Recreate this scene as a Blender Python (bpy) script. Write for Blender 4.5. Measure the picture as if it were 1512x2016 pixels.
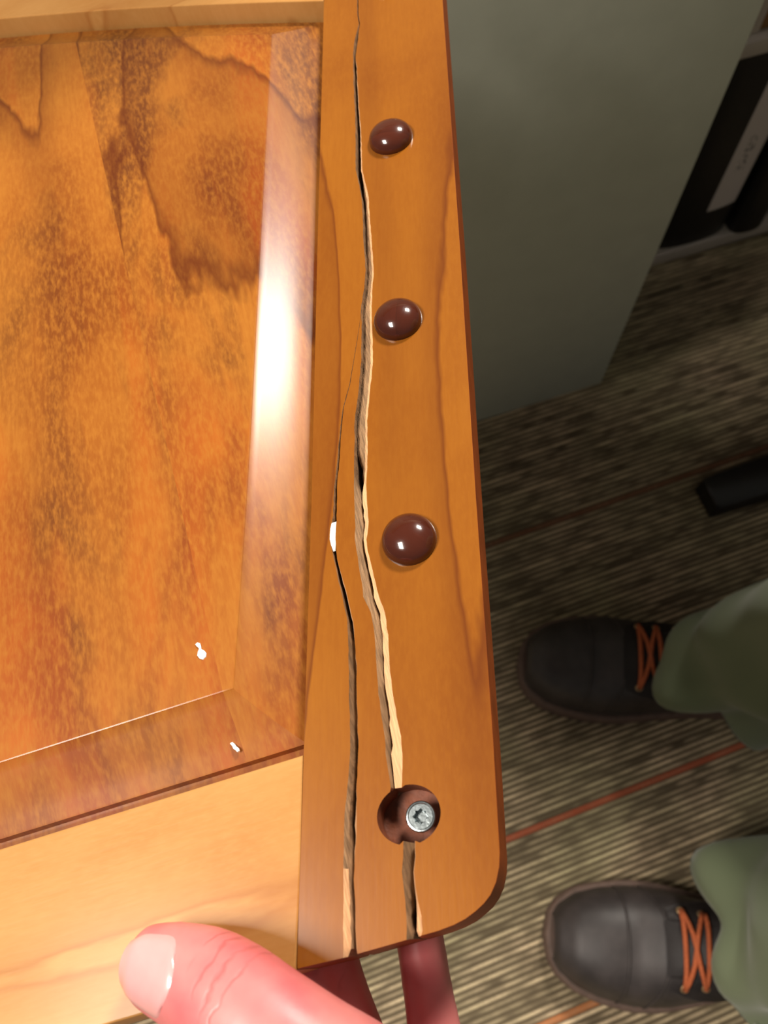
import bpy, bmesh, math, random
from mathutils import Vector, Matrix, noise

for o in list(bpy.data.objects):
    bpy.data.objects.remove(o, do_unlink=True)
SC = bpy.context.scene
COL = SC.collection

# ------------------------------------------------------------------ camera
CAM_H = 0.95
cam_data = bpy.data.cameras.new('camera')
cam = bpy.data.objects.new('camera', cam_data)
COL.objects.link(cam)
cam.location = (0, 0, CAM_H)
cam.rotation_euler = (math.radians(23.06), 0, 0)      # phone held over the floor, tilted forward
cam_data.sensor_fit = 'VERTICAL'
cam_data.sensor_height = 4.8                           # real phone optics
cam_data.sensor_width = 3.6
cam_data.lens = 4.15
cam_data.clip_start = 0.01
cam_data.dof.use_dof = True
cam_data.dof.focus_distance = 0.255
cam_data.dof.aperture_fstop = 2.6
SC.camera = cam

# ------------------------------------------------------------------ world and room lamps
world = bpy.data.worlds.new('world')
SC.world = world
world.use_nodes = True
bg = world.node_tree.nodes['Background']
bg.inputs['Color'].default_value = (1.0, 0.95, 0.87, 1)
bg.inputs['Strength'].default_value = 0.075


def ceiling_lamp(name, loc, size, power, color, aim=None):
    d = bpy.data.lights.new(name, 'AREA')
    d.shape = 'RECTANGLE'
    d.size, d.size_y = size
    d.energy = power
    d.color = color
    o = bpy.data.objects.new(name, d)
    COL.objects.link(o)
    o.location = loc
    if aim:
        o.rotation_euler = (Vector(aim) - Vector(loc)).to_track_quat('-Z', 'Y').to_euler()
    return o


WARM = (1.0, 0.92, 0.82)
ceiling_lamp('ceiling_light_behind', (-1.46, -0.28, 2.6), (0.6, 0.9), 46, WARM)
ceiling_lamp('ceiling_light_ahead', (0.60, 1.90, 2.6), (0.5, 0.5), 66, WARM)

SC.view_settings.view_transform = 'Standard'
SC.view_settings.look = 'None'
SC.view_settings.gamma = 1.0
SC.view_settings.use_curve_mapping = False
SC.view_settings.exposure = 1.2

# traced outlines of the board, millimetres in the board's own plane (a along the rail, b across it)
CRACK_A_L = [(24.08,147.93),(21.42,141.05),(17.84,131.89),(14.28,123.04),(10.66,116.03),(8.24,109.30),(5.23,99.92),(2.19,90.90),(0.03,82.38),(-1.52,78.81),(-2.34,75.84),(-2.63,71.92),(-2.72,69.56),(-2.94,64.16),(-2.96,57.59),(-3.16,51.11),(-3.81,47.11),(-5.49,39.43),(-7.18,32.00),(-8.64,24.66),(-9.42,21.09),(-10.81,16.03),(-12.91,9.46),(-14.83,4.35),(-15.87,-0.15),(-17.16,-5.14),(-18.23,-9.46),(-19.70,-15.45),(-21.03,-21.30),(-21.90,-25.56)]
CRACK_A_R = [(24.15,147.90),(21.57,140.98),(17.99,131.82),(14.48,122.95),(10.95,115.92),(8.67,109.13),(5.87,99.68),(3.02,90.59),(0.99,82.02),(-0.01,78.26),(-0.84,75.30),(-1.55,71.53),(-1.91,69.28),(-1.61,63.69),(-1.62,57.13),(-1.69,50.62),(-2.23,46.59),(-3.54,38.80),(-5.23,31.38),(-6.79,24.09),(-7.46,20.49),(-8.74,15.41),(-10.71,8.82),(-11.90,3.51),(-13.08,-0.94),(-14.71,-5.81),(-15.87,-10.10),(-16.97,-16.17),(-18.10,-22.06),(-18.88,-26.33)]
CRACK_B_L = [(61.83,311.14),(58.86,298.73),(57.05,290.84),(56.04,284.13),(53.90,279.29),(51.62,273.76),(49.69,267.17),(48.38,261.30),(46.42,252.54),(44.68,243.90),(42.98,235.62),(41.72,229.57),(39.36,219.68),(36.96,209.59),(36.31,201.53),(35.93,196.95),(34.27,187.88),(32.31,179.09),(31.48,174.96),(29.57,164.25),(27.38,157.37),(24.79,150.86)]
CRACK_B_R = [(62.29,310.84),(59.32,298.45),(57.45,290.59),(56.47,283.87),(54.70,278.81),(52.90,273.00),(50.57,266.65),(49.71,260.53),(47.80,251.75),(46.12,243.10),(44.50,234.78),(43.57,228.57),(41.36,218.62),(39.15,208.46),(38.41,200.46),(38.18,195.81),(36.49,186.78),(34.76,177.90),(33.98,173.76),(32.03,163.10),(29.82,156.26),(27.91,149.45)]
CRACK_B2_L = [(24.12,147.91),(22.49,140.66),(19.71,129.88),(17.24,122.29),(15.02,115.97),(12.92,110.22),(10.59,100.43),(8.19,91.11),(7.28,87.27),(5.59,78.35),(4.11,73.19),(3.91,69.58),(3.16,62.03),(2.55,56.15),(3.33,51.13),(2.83,44.91),(1.31,37.23),(0.04,29.72),(-0.72,22.23),(-1.04,19.18),(-2.06,13.17),(-2.54,7.05)]
CRACK_B2_R = [(27.22,146.53),(25.61,139.29),(23.17,128.40),(20.57,120.90),(18.38,114.59),(16.48,108.78),(14.24,99.00),(11.61,89.81),(10.67,85.99),(9.14,77.04),(7.33,72.02),(6.77,68.56),(6.58,60.83),(6.49,54.80),(6.92,49.91),(6.15,43.80),(4.58,36.17),(3.49,28.63),(2.98,21.09),(2.82,18.00),(1.75,12.04),(-0.01,6.31)]
CRACK_B3_L = [(-2.70,-5.26),(-3.60,-8.53),(-4.61,-11.55),(-5.18,-14.60),(-5.51,-17.67),(-6.07,-20.65),(-6.83,-23.51),(-7.81,-25.85)]
CRACK_B3_R = [(-0.00,-6.01),(-0.84,-9.29),(-1.96,-12.27),(-2.53,-15.31),(-2.73,-18.41),(-2.86,-21.49),(-3.31,-24.42),(-4.30,-26.75)]
STILE_LEFT = [(46.86,306.26),(16.65,180.14),(-4.28,91.62),(-20.54,25.12),(-32.27,-23.87)]
STILE_RIGHT = [(89.08,282.29),(73.58,217.29),(60.63,162.97),(48.99,115.24),(39.05,74.46),(30.97,40.47),(23.90,10.67),(17.85,-13.52)]
STILE_CORNER = [(16.83,-16.34),(15.22,-19.17),(13.25,-21.33),(11.32,-22.63),(9.13,-23.64),(6.51,-24.53),(3.66,-25.05),(0.15,-25.39)]
STILE_BOTTOM = [(-32.89,-24.56),(-23.02,-25.07),(-19.45,-25.15),(-12.35,-25.30),(-3.36,-25.32)]
RAIL_TOP = [(-103.09,20.76),(-21.59,20.78)]
LIP_BOTTOM = [(-106.17,24.95),(-37.88,24.63),(-22.45,24.03)]
TOPRAIL_LOW = [(-90.49,377.18),(-39.65,352.81),(-1.81,333.42),(46.53,305.75)]
FIELD_RIGHT = [(-37.98,43.62),(-34.04,64.54),(-25.11,101.69),(-3.27,192.89),(-3.33,188.03),(20.60,293.45)]
FIELD_TOP = [(20.60,293.45),(-16.57,315.58),(-57.30,338.01),(-91.78,355.48)]
FIELD_BOTTOM = [(-102.82,43.09),(-91.65,43.47),(-70.93,44.38),(-37.98,43.62)]
JOINT = [(-57.16,339.75),(-39.62,44.85),(-36.45,23.58)]
PLUGS = [(71.51,303.18),(51.90,218.39),(34.20,140.86),(18.34,68.36)]
SCREW = [(2.09,-0.79)]
DABS = [(-43.89,55.69),(-40.57,29.44)]
DAB_CRACK = [(-0.07,81.92),(-2.13,76.74),(-2.49,71.87)]

# ------------------------------------------------------------------ helpers
def link(name, me, parent=None, mats=()):
    o = bpy.data.objects.new(name, me)
    COL.objects.link(o)
    for m in mats:
        me.materials.append(m)
    if parent is not None:
        o.parent = parent
    return o


def bm_obj(name, bm, mats, parent=None, smooth=True, angle=40, flat=False):
    me = bpy.data.meshes.new(name)
    bmesh.ops.recalc_face_normals(bm, faces=bm.faces)
    if flat:                                   # keep large flat faces flat where they meet a rounded edge
        for f in bm.faces: f.smooth = True
        for e in bm.edges:
            if len(e.link_faces) == 2:
                na, nb_ = e.link_faces[0].normal, e.link_faces[1].normal
                za, zb = abs(na.z) > 0.99995, abs(nb_.z) > 0.99995
                e.smooth = not (na.angle(nb_, 0) > math.radians(angle) or za != zb)
    bm.to_mesh(me)
    bm.free()
    if smooth and not flat:
        for p in me.polygons:
            p.use_smooth = True
        me.set_sharp_from_angle(angle=math.radians(angle))
    return link(name, me, parent, mats if isinstance(mats, (list, tuple)) else (mats,))


def empty(name, loc=(0, 0, 0), mat=None):
    o = bpy.data.objects.new(name, None)
    COL.objects.link(o)
    o.empty_display_size = 0.05
    if mat is not None:
        o.matrix_world = mat
    else:
        o.location = loc
    return o


def tag(o, label=None, cat=None, group=None, kind=None):
    if label: o['label'] = label
    if cat: o['category'] = cat
    if group: o['group'] = group
    if kind: o['kind'] = kind
    return o


def box(bm, x0, x1, y0, y1, z0, z1, bevel=0.0, seg=2, mi=0):
    vs = [bm.verts.new((x, y, z)) for z in (z0, z1) for y in (y0, y1) for x in (x0, x1)]
    idx = [(0, 2, 3, 1), (4, 5, 7, 6), (0, 1, 5, 4), (2, 6, 7, 3), (0, 4, 6, 2), (1, 3, 7, 5)]
    fs = [bm.faces.new([vs[i] for i in f]) for f in idx]
    for f in fs: f.material_index = mi
    if bevel:
        es = list({e for f in fs for e in f.edges})
        bmesh.ops.bevel(bm, geom=es, offset=bevel, segments=seg, profile=0.5, affect='EDGES')


def tube(bm, pts, radii, sides=12, cap=True, up=Vector((0, 0, 1)), flat=1.0, mi=0):
    """swept tube; radii a number or a list; flat = height/width"""
    pts = [Vector(p) for p in pts]
    rings = []
    for i, p in enumerate(pts):
        r = radii[i] if isinstance(radii, (list, tuple)) else radii
        t = (pts[min(i + 1, len(pts) - 1)] - pts[max(i - 1, 0)]).normalized()
        s = t.cross(up)
        if s.length < 1e-4: s = t.cross(Vector((0, 1, 0)))
        s.normalize()
        w = s.cross(t).normalized()
        rings.append([bm.verts.new(p + s * math.cos(a) * r + w * math.sin(a) * r * flat)
                      for a in (2 * math.pi * k / sides for k in range(sides))])
    for a, b in zip(rings, rings[1:]):
        for k in range(sides):
            f = bm.faces.new((a[k], a[(k + 1) % sides], b[(k + 1) % sides], b[k]))
            f.material_index = mi
    if cap:
        bm.faces.new(rings[0][::-1]).material_index = mi
        bm.faces.new(rings[-1]).material_index = mi
    return rings


# ------------------------------------------------------------------ materials
class NT:
    def __init__(self, name):
        self.m = bpy.data.materials.new(name)
        self.m.use_nodes = True
        self.t = self.m.node_tree
        self.t.nodes.clear()
        self.out = self.t.nodes.new('ShaderNodeOutputMaterial')
        self.b = self.t.nodes.new('ShaderNodeBsdfPrincipled')
        self.t.links.new(self.b.outputs[0], self.out.inputs[0])

    def n(self, kind, **kw):
        nd = self.t.nodes.new('ShaderNode' + kind)
        for k, v in kw.items():
            setattr(nd, k, v)
        return nd

    def l(self, a, b):
        self.t.links.new(a, b)

    def val(self, inp, x):
        if hasattr(x, 'is_output') or isinstance(x, bpy.types.NodeSocket):
            self.l(x, inp)
        else:
            inp.default_value = x

    def math(self, op, a, b=0.0, c=None, clamp=False):
        nd = self.n('Math', operation=op, use_clamp=clamp)
        self.val(nd.inputs[0], a)
        self.val(nd.inputs[1], b)
        if c is not None: self.val(nd.inputs[2], c)
        return nd.outputs[0]

    def mix(self, f, a, b, mode='MIX'):
        nd = self.n('Mix', data_type='RGBA', blend_type=mode)
        self.val(nd.inputs[0], f)
        self.val(nd.inputs[6], a if not isinstance(a, tuple) else (*a, 1) if len(a) == 3 else a)
        self.val(nd.inputs[7], b if not isinstance(b, tuple) else (*b, 1) if len(b) == 3 else b)
        return nd.outputs[2]

    def ramp(self, f, stops, interp='LINEAR'):
        nd = self.n('ValToRGB')
        cr = nd.color_ramp
        cr.interpolation = interp
        while len(cr.elements) < len(stops): cr.elements.new(0.5)
        for e, (p, c) in zip(cr.elements, stops):
            e.position = p
            e.color = (c, c, c, 1) if isinstance(c, (int, float)) else (*c, 1)
        self.val(nd.inputs[0], f)
        return nd.outputs[0]

    def coords(self, rot=0.0, scale=(1, 1, 1), seed=True, loc=(0, 0, 0)):
        tc = self.n('TexCoord')
        v = tc.outputs['Object']
        if rot:
            r = self.n('Mapping')
            r.inputs['Rotation'].default_value = (0, 0, rot)
            self.l(v, r.inputs[0])
            v = r.outputs[0]
        if seed:
            at = self.n('Attribute', attribute_type='OBJECT', attribute_name='seed')
            cx = self.n('CombineXYZ')
            self.l(at.outputs['Fac'], cx.inputs[2])
            ad = self.n('VectorMath', operation='ADD')
            self.l(v, ad.inputs[0])
            self.l(cx.outputs[0], ad.inputs[1])
            v = ad.outputs[0]
        mp = self.n('Mapping')
        mp.inputs['Scale'].default_value = scale
        mp.inputs['Location'].default_value = loc
        self.l(v, mp.inputs[0])
        return mp.outputs[0]

    def noise(self, v, scale, detail=2, rough=0.5, dist=0.0):
        nd = self.n('TexNoise')
        self.l(v, nd.inputs['Vector'])
        nd.inputs['Scale'].default_value = scale
        nd.inputs['Detail'].default_value = detail
        nd.inputs['Roughness'].default_value = rough
        nd.inputs['Distortion'].default_value = dist
        return nd.outputs['Fac']

    def bump(self, h, strength, dist=0.001):
        nd = self.n('Bump')
        nd.inputs['Strength'].default_value = strength
        nd.inputs['Distance'].default_value = dist
        self.l(h, nd.inputs['Height'])
        self.l(nd.outputs[0], self.b.inputs['Normal'])

    def set(self, **kw):
        for k, v in kw.items():
            k = k.replace('_', ' ')
            self.val(self.b.inputs[k], (*v, 1) if isinstance(v, tuple) and len(v) == 3 else v)
        return self


def srgb(r, g, b):
    f = lambda c: (c / 255 / 12.92) if c / 255 <= 0.04045 else ((c / 255 + 0.055) / 1.055) ** 2.4
    return (f(r), f(g), f(b))


def wood(name, light, mid, dark, line, rot=0.0, ring=9.0, stretch=0.16, lines=7.0, blotch=0.5, line_amt=0.7,
         rough=0.34, coat=0.35, speck=0.5, coat_rough=0.18, smoke=0.0):
    """cherry: cathedral lines are level lines of a stretched noise, plus fibre, blotches and sparkle"""
    n = NT(name)
    v1 = n.coords(rot, (ring, ring * stretch, ring * 0.4))
    field = n.noise(v1, 1.0, 2.0, 0.45, 0.35)
    wob = n.noise(n.coords(rot, (160, 45, 40)), 1.0, 2, 0.6)
    field = n.math('ADD', field, n.math('MULTIPLY', n.math('SUBTRACT', wob, 0.5), 0.018))
    fr = n.math('FRACT', n.math('MULTIPLY', field, lines))
    ln = n.ramp(fr, [(0.0, 0.0), (0.03, 1.0), (0.075, 0.45), (0.35, 0.12), (1.0, 0.0)])
    bl = n.noise(n.coords(rot, (22, 9, 10)), 1.0, 3, 0.55, 0.4)
    fib = n.noise(n.coords(rot, (900, 60, 60)), 1.0, 2, 0.6)
    spk = n.noise(n.coords(rot, (700, 220, 200)), 1.0, 2, 0.65)
    base = n.mix(n.ramp(bl, [(0.30, 0.0), (0.70, 1.0)]), tuple(mid), tuple(light))
    base = n.mix(n.math('MULTIPLY', n.ramp(bl, [(0.22, 1.0), (0.52, 0.0)]), blotch), base, tuple(dark))
    base = n.mix(n.math('MULTIPLY', n.ramp(fib, [(0.35, 1.0), (0.65, 0.0)]), 0.30), base, tuple(mid))
    if smoke:
        sm = n.noise(n.coords(rot, (26, 7.5, 12), loc=(3.3, 1.1, 0)), 1.0, 3, 0.6, 0.8)
        base = n.mix(n.math('MULTIPLY', n.ramp(sm, [(0.48, 0.0), (0.66, 1.0)]), smoke), base, tuple(dark))
        fl = n.noise(n.coords(rot, (34, 4.0, 12), loc=(8.3, 4.1, 0)), 1.0, 2, 0.6, 0.5)
        base = n.mix(n.math('MULTIPLY', n.ramp(fl, [(0.52, 0.0), (0.66, 1.0)]), smoke * 0.4), base, srgb(176, 80, 26))
    spm = n.math('MULTIPLY', n.ramp(spk, [(0.40, 0.0), (0.72, 1.0)]), speck)
    base = n.mix(spm, base, tuple(light))
    base = n.mix(n.math('MULTIPLY', ln, line_amt), base, tuple(line))
    n.set(Base_Color=base, Roughness=rough, Coat_Weight=coat, Coat_Roughness=coat_rough, Specular_IOR_Level=0.08)
    n.bump(n.math('ADD', fib, n.math('MULTIPLY', spk, 0.6)), 0.10, 0.0003)
    return n.m


STILE_ROT = math.radians(-13.4)
M_STILE = wood('stile_cherry', srgb(142, 86, 22), srgb(126, 70, 15), srgb(108, 54, 12), srgb(90, 41, 11),
               rot=-STILE_ROT, ring=19, stretch=0.085, lines=5.5, blotch=0.45, line_amt=0.8, speck=0.35, coat=0.5, coat_rough=0.2)
M_RAIL = wood('rail_cherry', srgb(184, 136, 80), srgb(166, 116, 60), srgb(164, 104, 48), srgb(142, 84, 36),
              rot=math.radians(90), ring=20, stretch=0.10, lines=6, blotch=0.55, line_amt=0.55, speck=0.4, coat=0.12)
M_PANEL = wood('panel_cherry', srgb(158, 100, 36), srgb(128, 64, 18), srgb(78, 40, 20), srgb(74, 27, 10),
               ring=9, stretch=0.22, lines=7, blotch=0.85, line_amt=0.75, speck=0.7, coat=0.36, rough=0.42, coat_rough=0.22, smoke=0.8)


def plain(name, col, rough=0.5, var=0.25, scale=60.0, bump=0.0, metal=0.0, spec=0.5, stretch=(1, 1, 1), seed=False):
    n = NT(name)
    nz = n.noise(n.coords(0, tuple(scale * s for s in stretch), seed=seed), 1.0, 3, 0.6)
    d = tuple(c * (1 - var) for c in col)
    l = tuple(min(1, c * (1 + var)) for c in col)
    n.set(Base_Color=n.mix(n.ramp(nz, [(0.3, 0.0), (0.7, 1.0)]), d, l), Roughness=rough, Metallic=metal, Specular_IOR_Level=spec)
    if bump: n.bump(nz, bump, 0.0006)
    return n.m


M_RAW = plain('split_wood', srgb(138, 106, 74), 0.85, 0.40, 260, 0.7, stretch=(6, 0.5, 1))
M_CREAM = plain('fresh_split_wood', srgb(204, 156, 112), 0.8, 0.18, 300, 0.6, stretch=(6, 0.5, 1))
M_BORE = plain('bored_wood', srgb(112, 56, 28), 0.65, 0.35, 300, 0.5)
M_PLUG = wood('plug_walnut', srgb(78, 34, 20), srgb(62, 24, 13), srgb(44, 16, 9), srgb(32, 12, 7), ring=60, lines=4,
              blotch=0.4, line_amt=0.3, rough=0.25, coat=1.0, speck=0.2, coat_rough=0.10)
M_WHITE = plain('white_filler', (0.92, 0.90, 0.88), 0.55, 0.05, 400, 0.4)
M_END = plain('stained_edge_wood', srgb(132, 62, 22), 0.55, 0.2, 90, 0.1, spec=0.15)
M_ZINC = plain('zinc_steel', srgb(150, 158, 160), 0.28, 0.15, 900, 0.1, metal=1.0)

# ------------------------------------------------------------------ room: carpet floor, wall
RIB = 0.0060
CARPET_ROT = math.radians(20.3)


def carpet_material():
    n = NT('striped_loop_carpet')
    tc = n.n('TexCoord')
    sp = n.n('SeparateXYZ')
    n.l(tc.outputs['Object'], sp.inputs[0])
    x, y = sp.outputs[0], sp.outputs[1]
    ry = n.math('DIVIDE', y, RIB)
    idx = n.math('FLOOR', n.math('ADD', ry, 0.5))
    fr = n.math('SUBTRACT', ry, idx)                    # -0.5 .. 0.5, 0 on the crest
    crest = n.ramp(n.math('ABSOLUTE', fr), [(0.10, 1.0), (0.42, 0.0)])
    wn = n.n('TexWhiteNoise', noise_dimensions='1D')
    n.l(idx, wn.inputs['W'])
    per = wn.outputs['Value']
    cv = n.n('CombineXYZ')
    n.l(n.math('MULTIPLY', x, 30.0), cv.inputs[0])
    n.l(n.math('MULTIPLY', idx, 3.7), cv.inputs[1])
    dash = n.noise(cv.outputs[0], 1.0, 1, 0.5)
    patch = n.noise(n.coords(0, (7, 9, 1), seed=False), 1.0, 2, 0.5)
    lv = n.math('ADD', n.math('MULTIPLY', per, 0.45), n.math('MULTIPLY', n.ramp(dash, [(0.36, 0.0), (0.62, 1.0)]), 0.5))
    lv = n.math('MULTIPLY', lv, crest)
    pile = n.noise(n.coords(0, (420, 420, 420), seed=False), 1.0, 2, 0.7)
    lv = n.math('MULTIPLY', lv, n.math('ADD', 0.45, n.math('MULTIPLY', pile, 1.1)), clamp=True)
    dark = n.mix(patch, srgb(76, 64, 52), srgb(106, 95, 74))
    lite = n.mix(n.ramp(patch, [(0.35, 0.0), (0.65, 1.0)]), srgb(222, 196, 162), srgb(194, 182, 142))
    col = n.mix(lv, dark, lite)
    for w, c in ((-0.0, srgb(164, 76, 50)), (-0.162, srgb(172, 108, 66)), (0.300, srgb(112, 68, 48))):
        k = n.math('COMPARE', y, w, RIB * 0.5)
        col = n.mix(n.math('MULTIPLY', k, n.math('ADD', 0.35, n.math('MULTIPLY', pile, 0.9)), clamp=True), col, c)
    n.set(Base_Color=col, Roughness=0.95, Specular_IOR_Level=0.1)
    n.bump(pile, 0.5, 0.002)
    return n.m


def build_floor():
    bm = bmesh.new()
    prof = [(-0.5, -0.0022), (-0.3, -0.0009), (0.0, 0.0), (0.3, -0.0009)]
    rows = []
    for k in range(-260, 484):
        for f, z in prof:
            yy = (k + f) * RIB
            rows.append([bm.verts.new((xx, yy, z)) for xx in (-2.2, 2.4)])
    for a, b in zip(rows, rows[1:]):
        bm.faces.new((a[0], a[1], b[1], b[0]))
    o = bm_obj('floor', bm, carpet_material(), angle=180)
    o.rotation_euler = (0, 0, CARPET_ROT)
    tag(o, 'brown and beige ribbed loop carpet with thin orange stripes', 'floor', kind='structure')


build_floor()

# furniture frame: s along the panel, d away from the camera
ROOM = Matrix.Rotation(math.radians(19.2), 4, 'Z')

M_LAM = plain('grey_laminate', srgb(178, 180, 166), 0.45, 0.04, 30)
M_SHELF = plain('pale_grey_melamine', srgb(176, 166, 156), 0.5, 0.05, 30)
M_BLACK = plain('black_vinyl', srgb(22, 20, 20), 0.42, 0.3, 200, 0.2)
M_LABEL = None


def room_empty(name, s, d):
    return empty(name, mat=ROOM @ Matrix.Translation((s, d, 0)))


# wall behind the bookcase
bm = bmesh.new()
box(bm, -2.2, 2.4, 0, 0.1, -0.002, 2.6)
w = bm_obj('wall_back', bm, plain('painted_wall', srgb(150, 140, 122), 0.8, 0.05, 40))
w.matrix_world = ROOM @ Matrix.Translation((0, 2.9, 0))
tag(w, kind='structure')

# grey cabinet
cab = room_empty('cabinet', 0, 0.457)
tag(cab, 'plain grey-beige laminate cabinet standing on the carpet in front of the bookcase', 'cabinet')
bm = bmesh.new(); box(bm, 0.02, 0.4447, 0, 0.018, 0.001, 0.86, 0.0015); bm_obj('front_panel', bm, M_LAM, cab)
bm = bmesh.new(); box(bm, 0.025, 0.440, 0.019, 0.125, 0.001, 0.86, 0.001); bm_obj('body', bm, M_LAM, cab)
bm = bmesh.new(); box(bm, 0.019, 0.4455, -0.002, 0.128, 0.861, 0.885, 0.002); bm_obj('top_panel', bm, M_LAM, cab)

# bookcase
bc = room_empty('bookcase', 0.45, 0.5985)
tag(bc, 'low pale grey bookcase with black binders on its bottom shelf', 'bookcase')
W, D, Hh = 1.05, 0.30, 1.06
bm = bmesh.new(); box(bm, 0.018, W - 0.018, 0, D - 0.011, 0.001, 0.021, 0.001); bm_obj('bottom_shelf', bm, M_SHELF, bc)
for i, z in enumerate((0.330, 0.650)):
    bm = bmesh.new(); box(bm, 0.018, W - 0.018, -0.012 if i == 0 else 0, D - 0.011, z, z + 0.018, 0.001); bm_obj('shelf', bm, M_SHELF, bc)
for s in (0.0, W - 0.0175):
    bm = bmesh.new(); box(bm, s, s + 0.0175, 0, D - 0.011, 0.001, Hh, 0.001); bm_obj('side_panel', bm, M_SHELF, bc)
bm = bmesh.new(); box(bm, 0, W, 0, D - 0.011, Hh + 0.0005, Hh + 0.0185, 0.001); bm_obj('top_panel', bm, M_SHELF, bc)
bm = bmesh.new(); box(bm, 0, W, D - 0.0105, D, 0.001, Hh + 0.018); bm_obj('back_panel', bm, M_SHELF, bc)


def label_material():
    n = NT('printed_spine_label')
    v = n.coords(0, (1, 1, 1), seed=False)
    sp = n.n('SeparateXYZ'); n.l(v, sp.inputs[0])
    ln = n.noise(n.coords(0, (260, 1, 140), seed=False), 1.0, 1, 0.5)
    zmask = n.math('MULTIPLY', n.math('GREATER_THAN', sp.outputs[2], 0.120), n.math('LESS_THAN', sp.outputs[2], 0.175))
    xmask = n.math('COMPARE', sp.outputs[0], 0.070, 0.006)
    t = n.math('MULTIPLY', n.math('MULTIPLY', n.ramp(ln, [(0.50, 0.0), (0.58, 1.0)]), zmask), xmask)
    n.set(Base_Color=n.mix(t, srgb(196, 186, 180), srgb(110, 104, 100)), Roughness=0.6)
    return n.m


M_LABEL = label_material()


def binder(s, wid, hgt, mat, label, lab=None, setback=0.004):
    t = room_empty('ring_binder', s, 0.5985 + setback)
    t.location.z = 0.0215
    tag(t, label, 'binder', 'binders on the bottom shelf')
    bm = bmesh.new()
    # rounded spine swept up: front edge rolls over at both sides
    n_ = 10
    prof = [(wid * (0.5 - 0.5 * math.cos(math.pi * k / n_)), 0.016 * (1 - math.sin(math.pi * k / n_) ** 0.6)) for k in range(n_ + 1)]
    lo = [bm.verts.new((x, y, 0)) for x, y in prof]; hi = [bm.verts.new((x, y, hgt)) for x, y in prof]
    lob = [bm.verts.new((x, y + 0.0025, 0)) for x, y in prof]; hib = [bm.verts.new((x, y + 0.0025, hgt)) for x, y in prof]
    for k in range(n_):
        bm.faces.new((lo[k], lo[k + 1], hi[k + 1], hi[k]))
        bm.faces.new((lob[k], hib[k], hib[k + 1], lob[k + 1]))
        bm.faces.new((lo[k], lob[k], lob[k + 1], lo[k + 1]))
        bm.faces.new((hi[k], hi[k + 1], hib[k + 1], hib[k]))
    bm_obj('spine', bm, mat, t)
    for x in (0.0, wid - 0.003):
        bm = bmesh.new(); box(bm, x, x + 0.003, 0.017, 0.26, 0, hgt, 0.0008); bm_obj('cover', bm, mat, t)
    bm = bmesh.new(); box(bm, 0.006, wid - 0.006, 0.03, 0.25, 0.010, hgt - 0.03, 0.001); bm_obj('page_block', bm, M_SHELF, t)
    if lab:
        bm = bmesh.new()
        x0, x1, z0, z1 = lab
        xs = [x0 + (x1 - x0) * k / 6 for k in range(7)]
        f = lambda x: 0.016 * (1 - math.sin(math.acos(max(-1, min(1, 1 - 2 * x / wid)))) ** 0.6) - 0.0006
        a = [bm.verts.new((x, f(x), z0)) for x in xs]; b = [bm.verts.new((x, f(x), z1)) for x in xs]
        for k in range(6): bm.faces.new((a[k], a[k + 1], b[k + 1], b[k]))
        bm_obj('spine_label', bm, M_LABEL, t)['label'] = 'white printed label'
    return t


binder(0.586, 0.101, 0.297, M_BLACK, 'wide black ring binder with a long white spine label, next to the cabinet', (0.050, 0.092, 0.058, 0.268))
binder(0.692, 0.048, 0.297, M_BLACK, 'narrow black ring binder without label, right of the labelled binder', setback=-0.004)
binder(0.746, 0.060, 0.297, M_SHELF, 'pale grey binder at the picture edge beside the narrow black binder', setback=0.010)

# box on the upper shelf
t = room_empty('storage_box', 0.578, 0.5955)
t.location.z = 0.3485
tag(t, 'brown cardboard box with white edge strip on the shelf above the binders', 'box')
M_CARD = plain('brown_card', srgb(128, 92, 52), 0.8, 0.12, 60)
bm = bmesh.new(); box(bm, 0.010, 0.32, 0.003, 0.25, 0, 0.21, 0.001); bm_obj('body', bm, M_CARD, t)
bm = bmesh.new(); box(bm, 0.0, 0.0098, 0, 0.25, 0, 0.215, 0.001); bm_obj('edge_strip', bm, M_SHELF, t)

# small pedestal table: the end of its black foot bar reaches into the picture
tb = room_empty('pedestal_table', 0.84, 0.270)
tag(tb, 'small table whose black metal foot bar lies on the carpet before the bookcase', 'table')


def bar(name, p, q, w0, w1, h0, h1, parent):
    bm = bmesh.new()
    p, q = Vector(p), Vector(q)
    d = (q - p).normalized(); n_ = Vector((-d.y, d.x, 0))
    rr = []
    for c, hw, zh in ((p, w0, h0), (p + d * 0.004, w0 + 0.002, h0 + 0.002), (q, w1, h1)):
        rr.append([bm.verts.new(c + n_ * x + Vector((0, 0, z))) for x, z in ((-hw, 0), (hw, 0), (hw, zh - 0.004), (hw - 0.004, zh), (-hw + 0.004, zh), (-hw, zh - 0.004))])
    for A_, B_ in zip(rr, rr[1:]):
        for k in range(6): bm.faces.new((A_[k], A_[(k + 1) % 6], B_[(k + 1) % 6], B_[k]))
    bm.faces.new(rr[0]); bm.faces.new(rr[-1])
    return bm_obj(name, bm, M_BLACK, parent)


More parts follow.
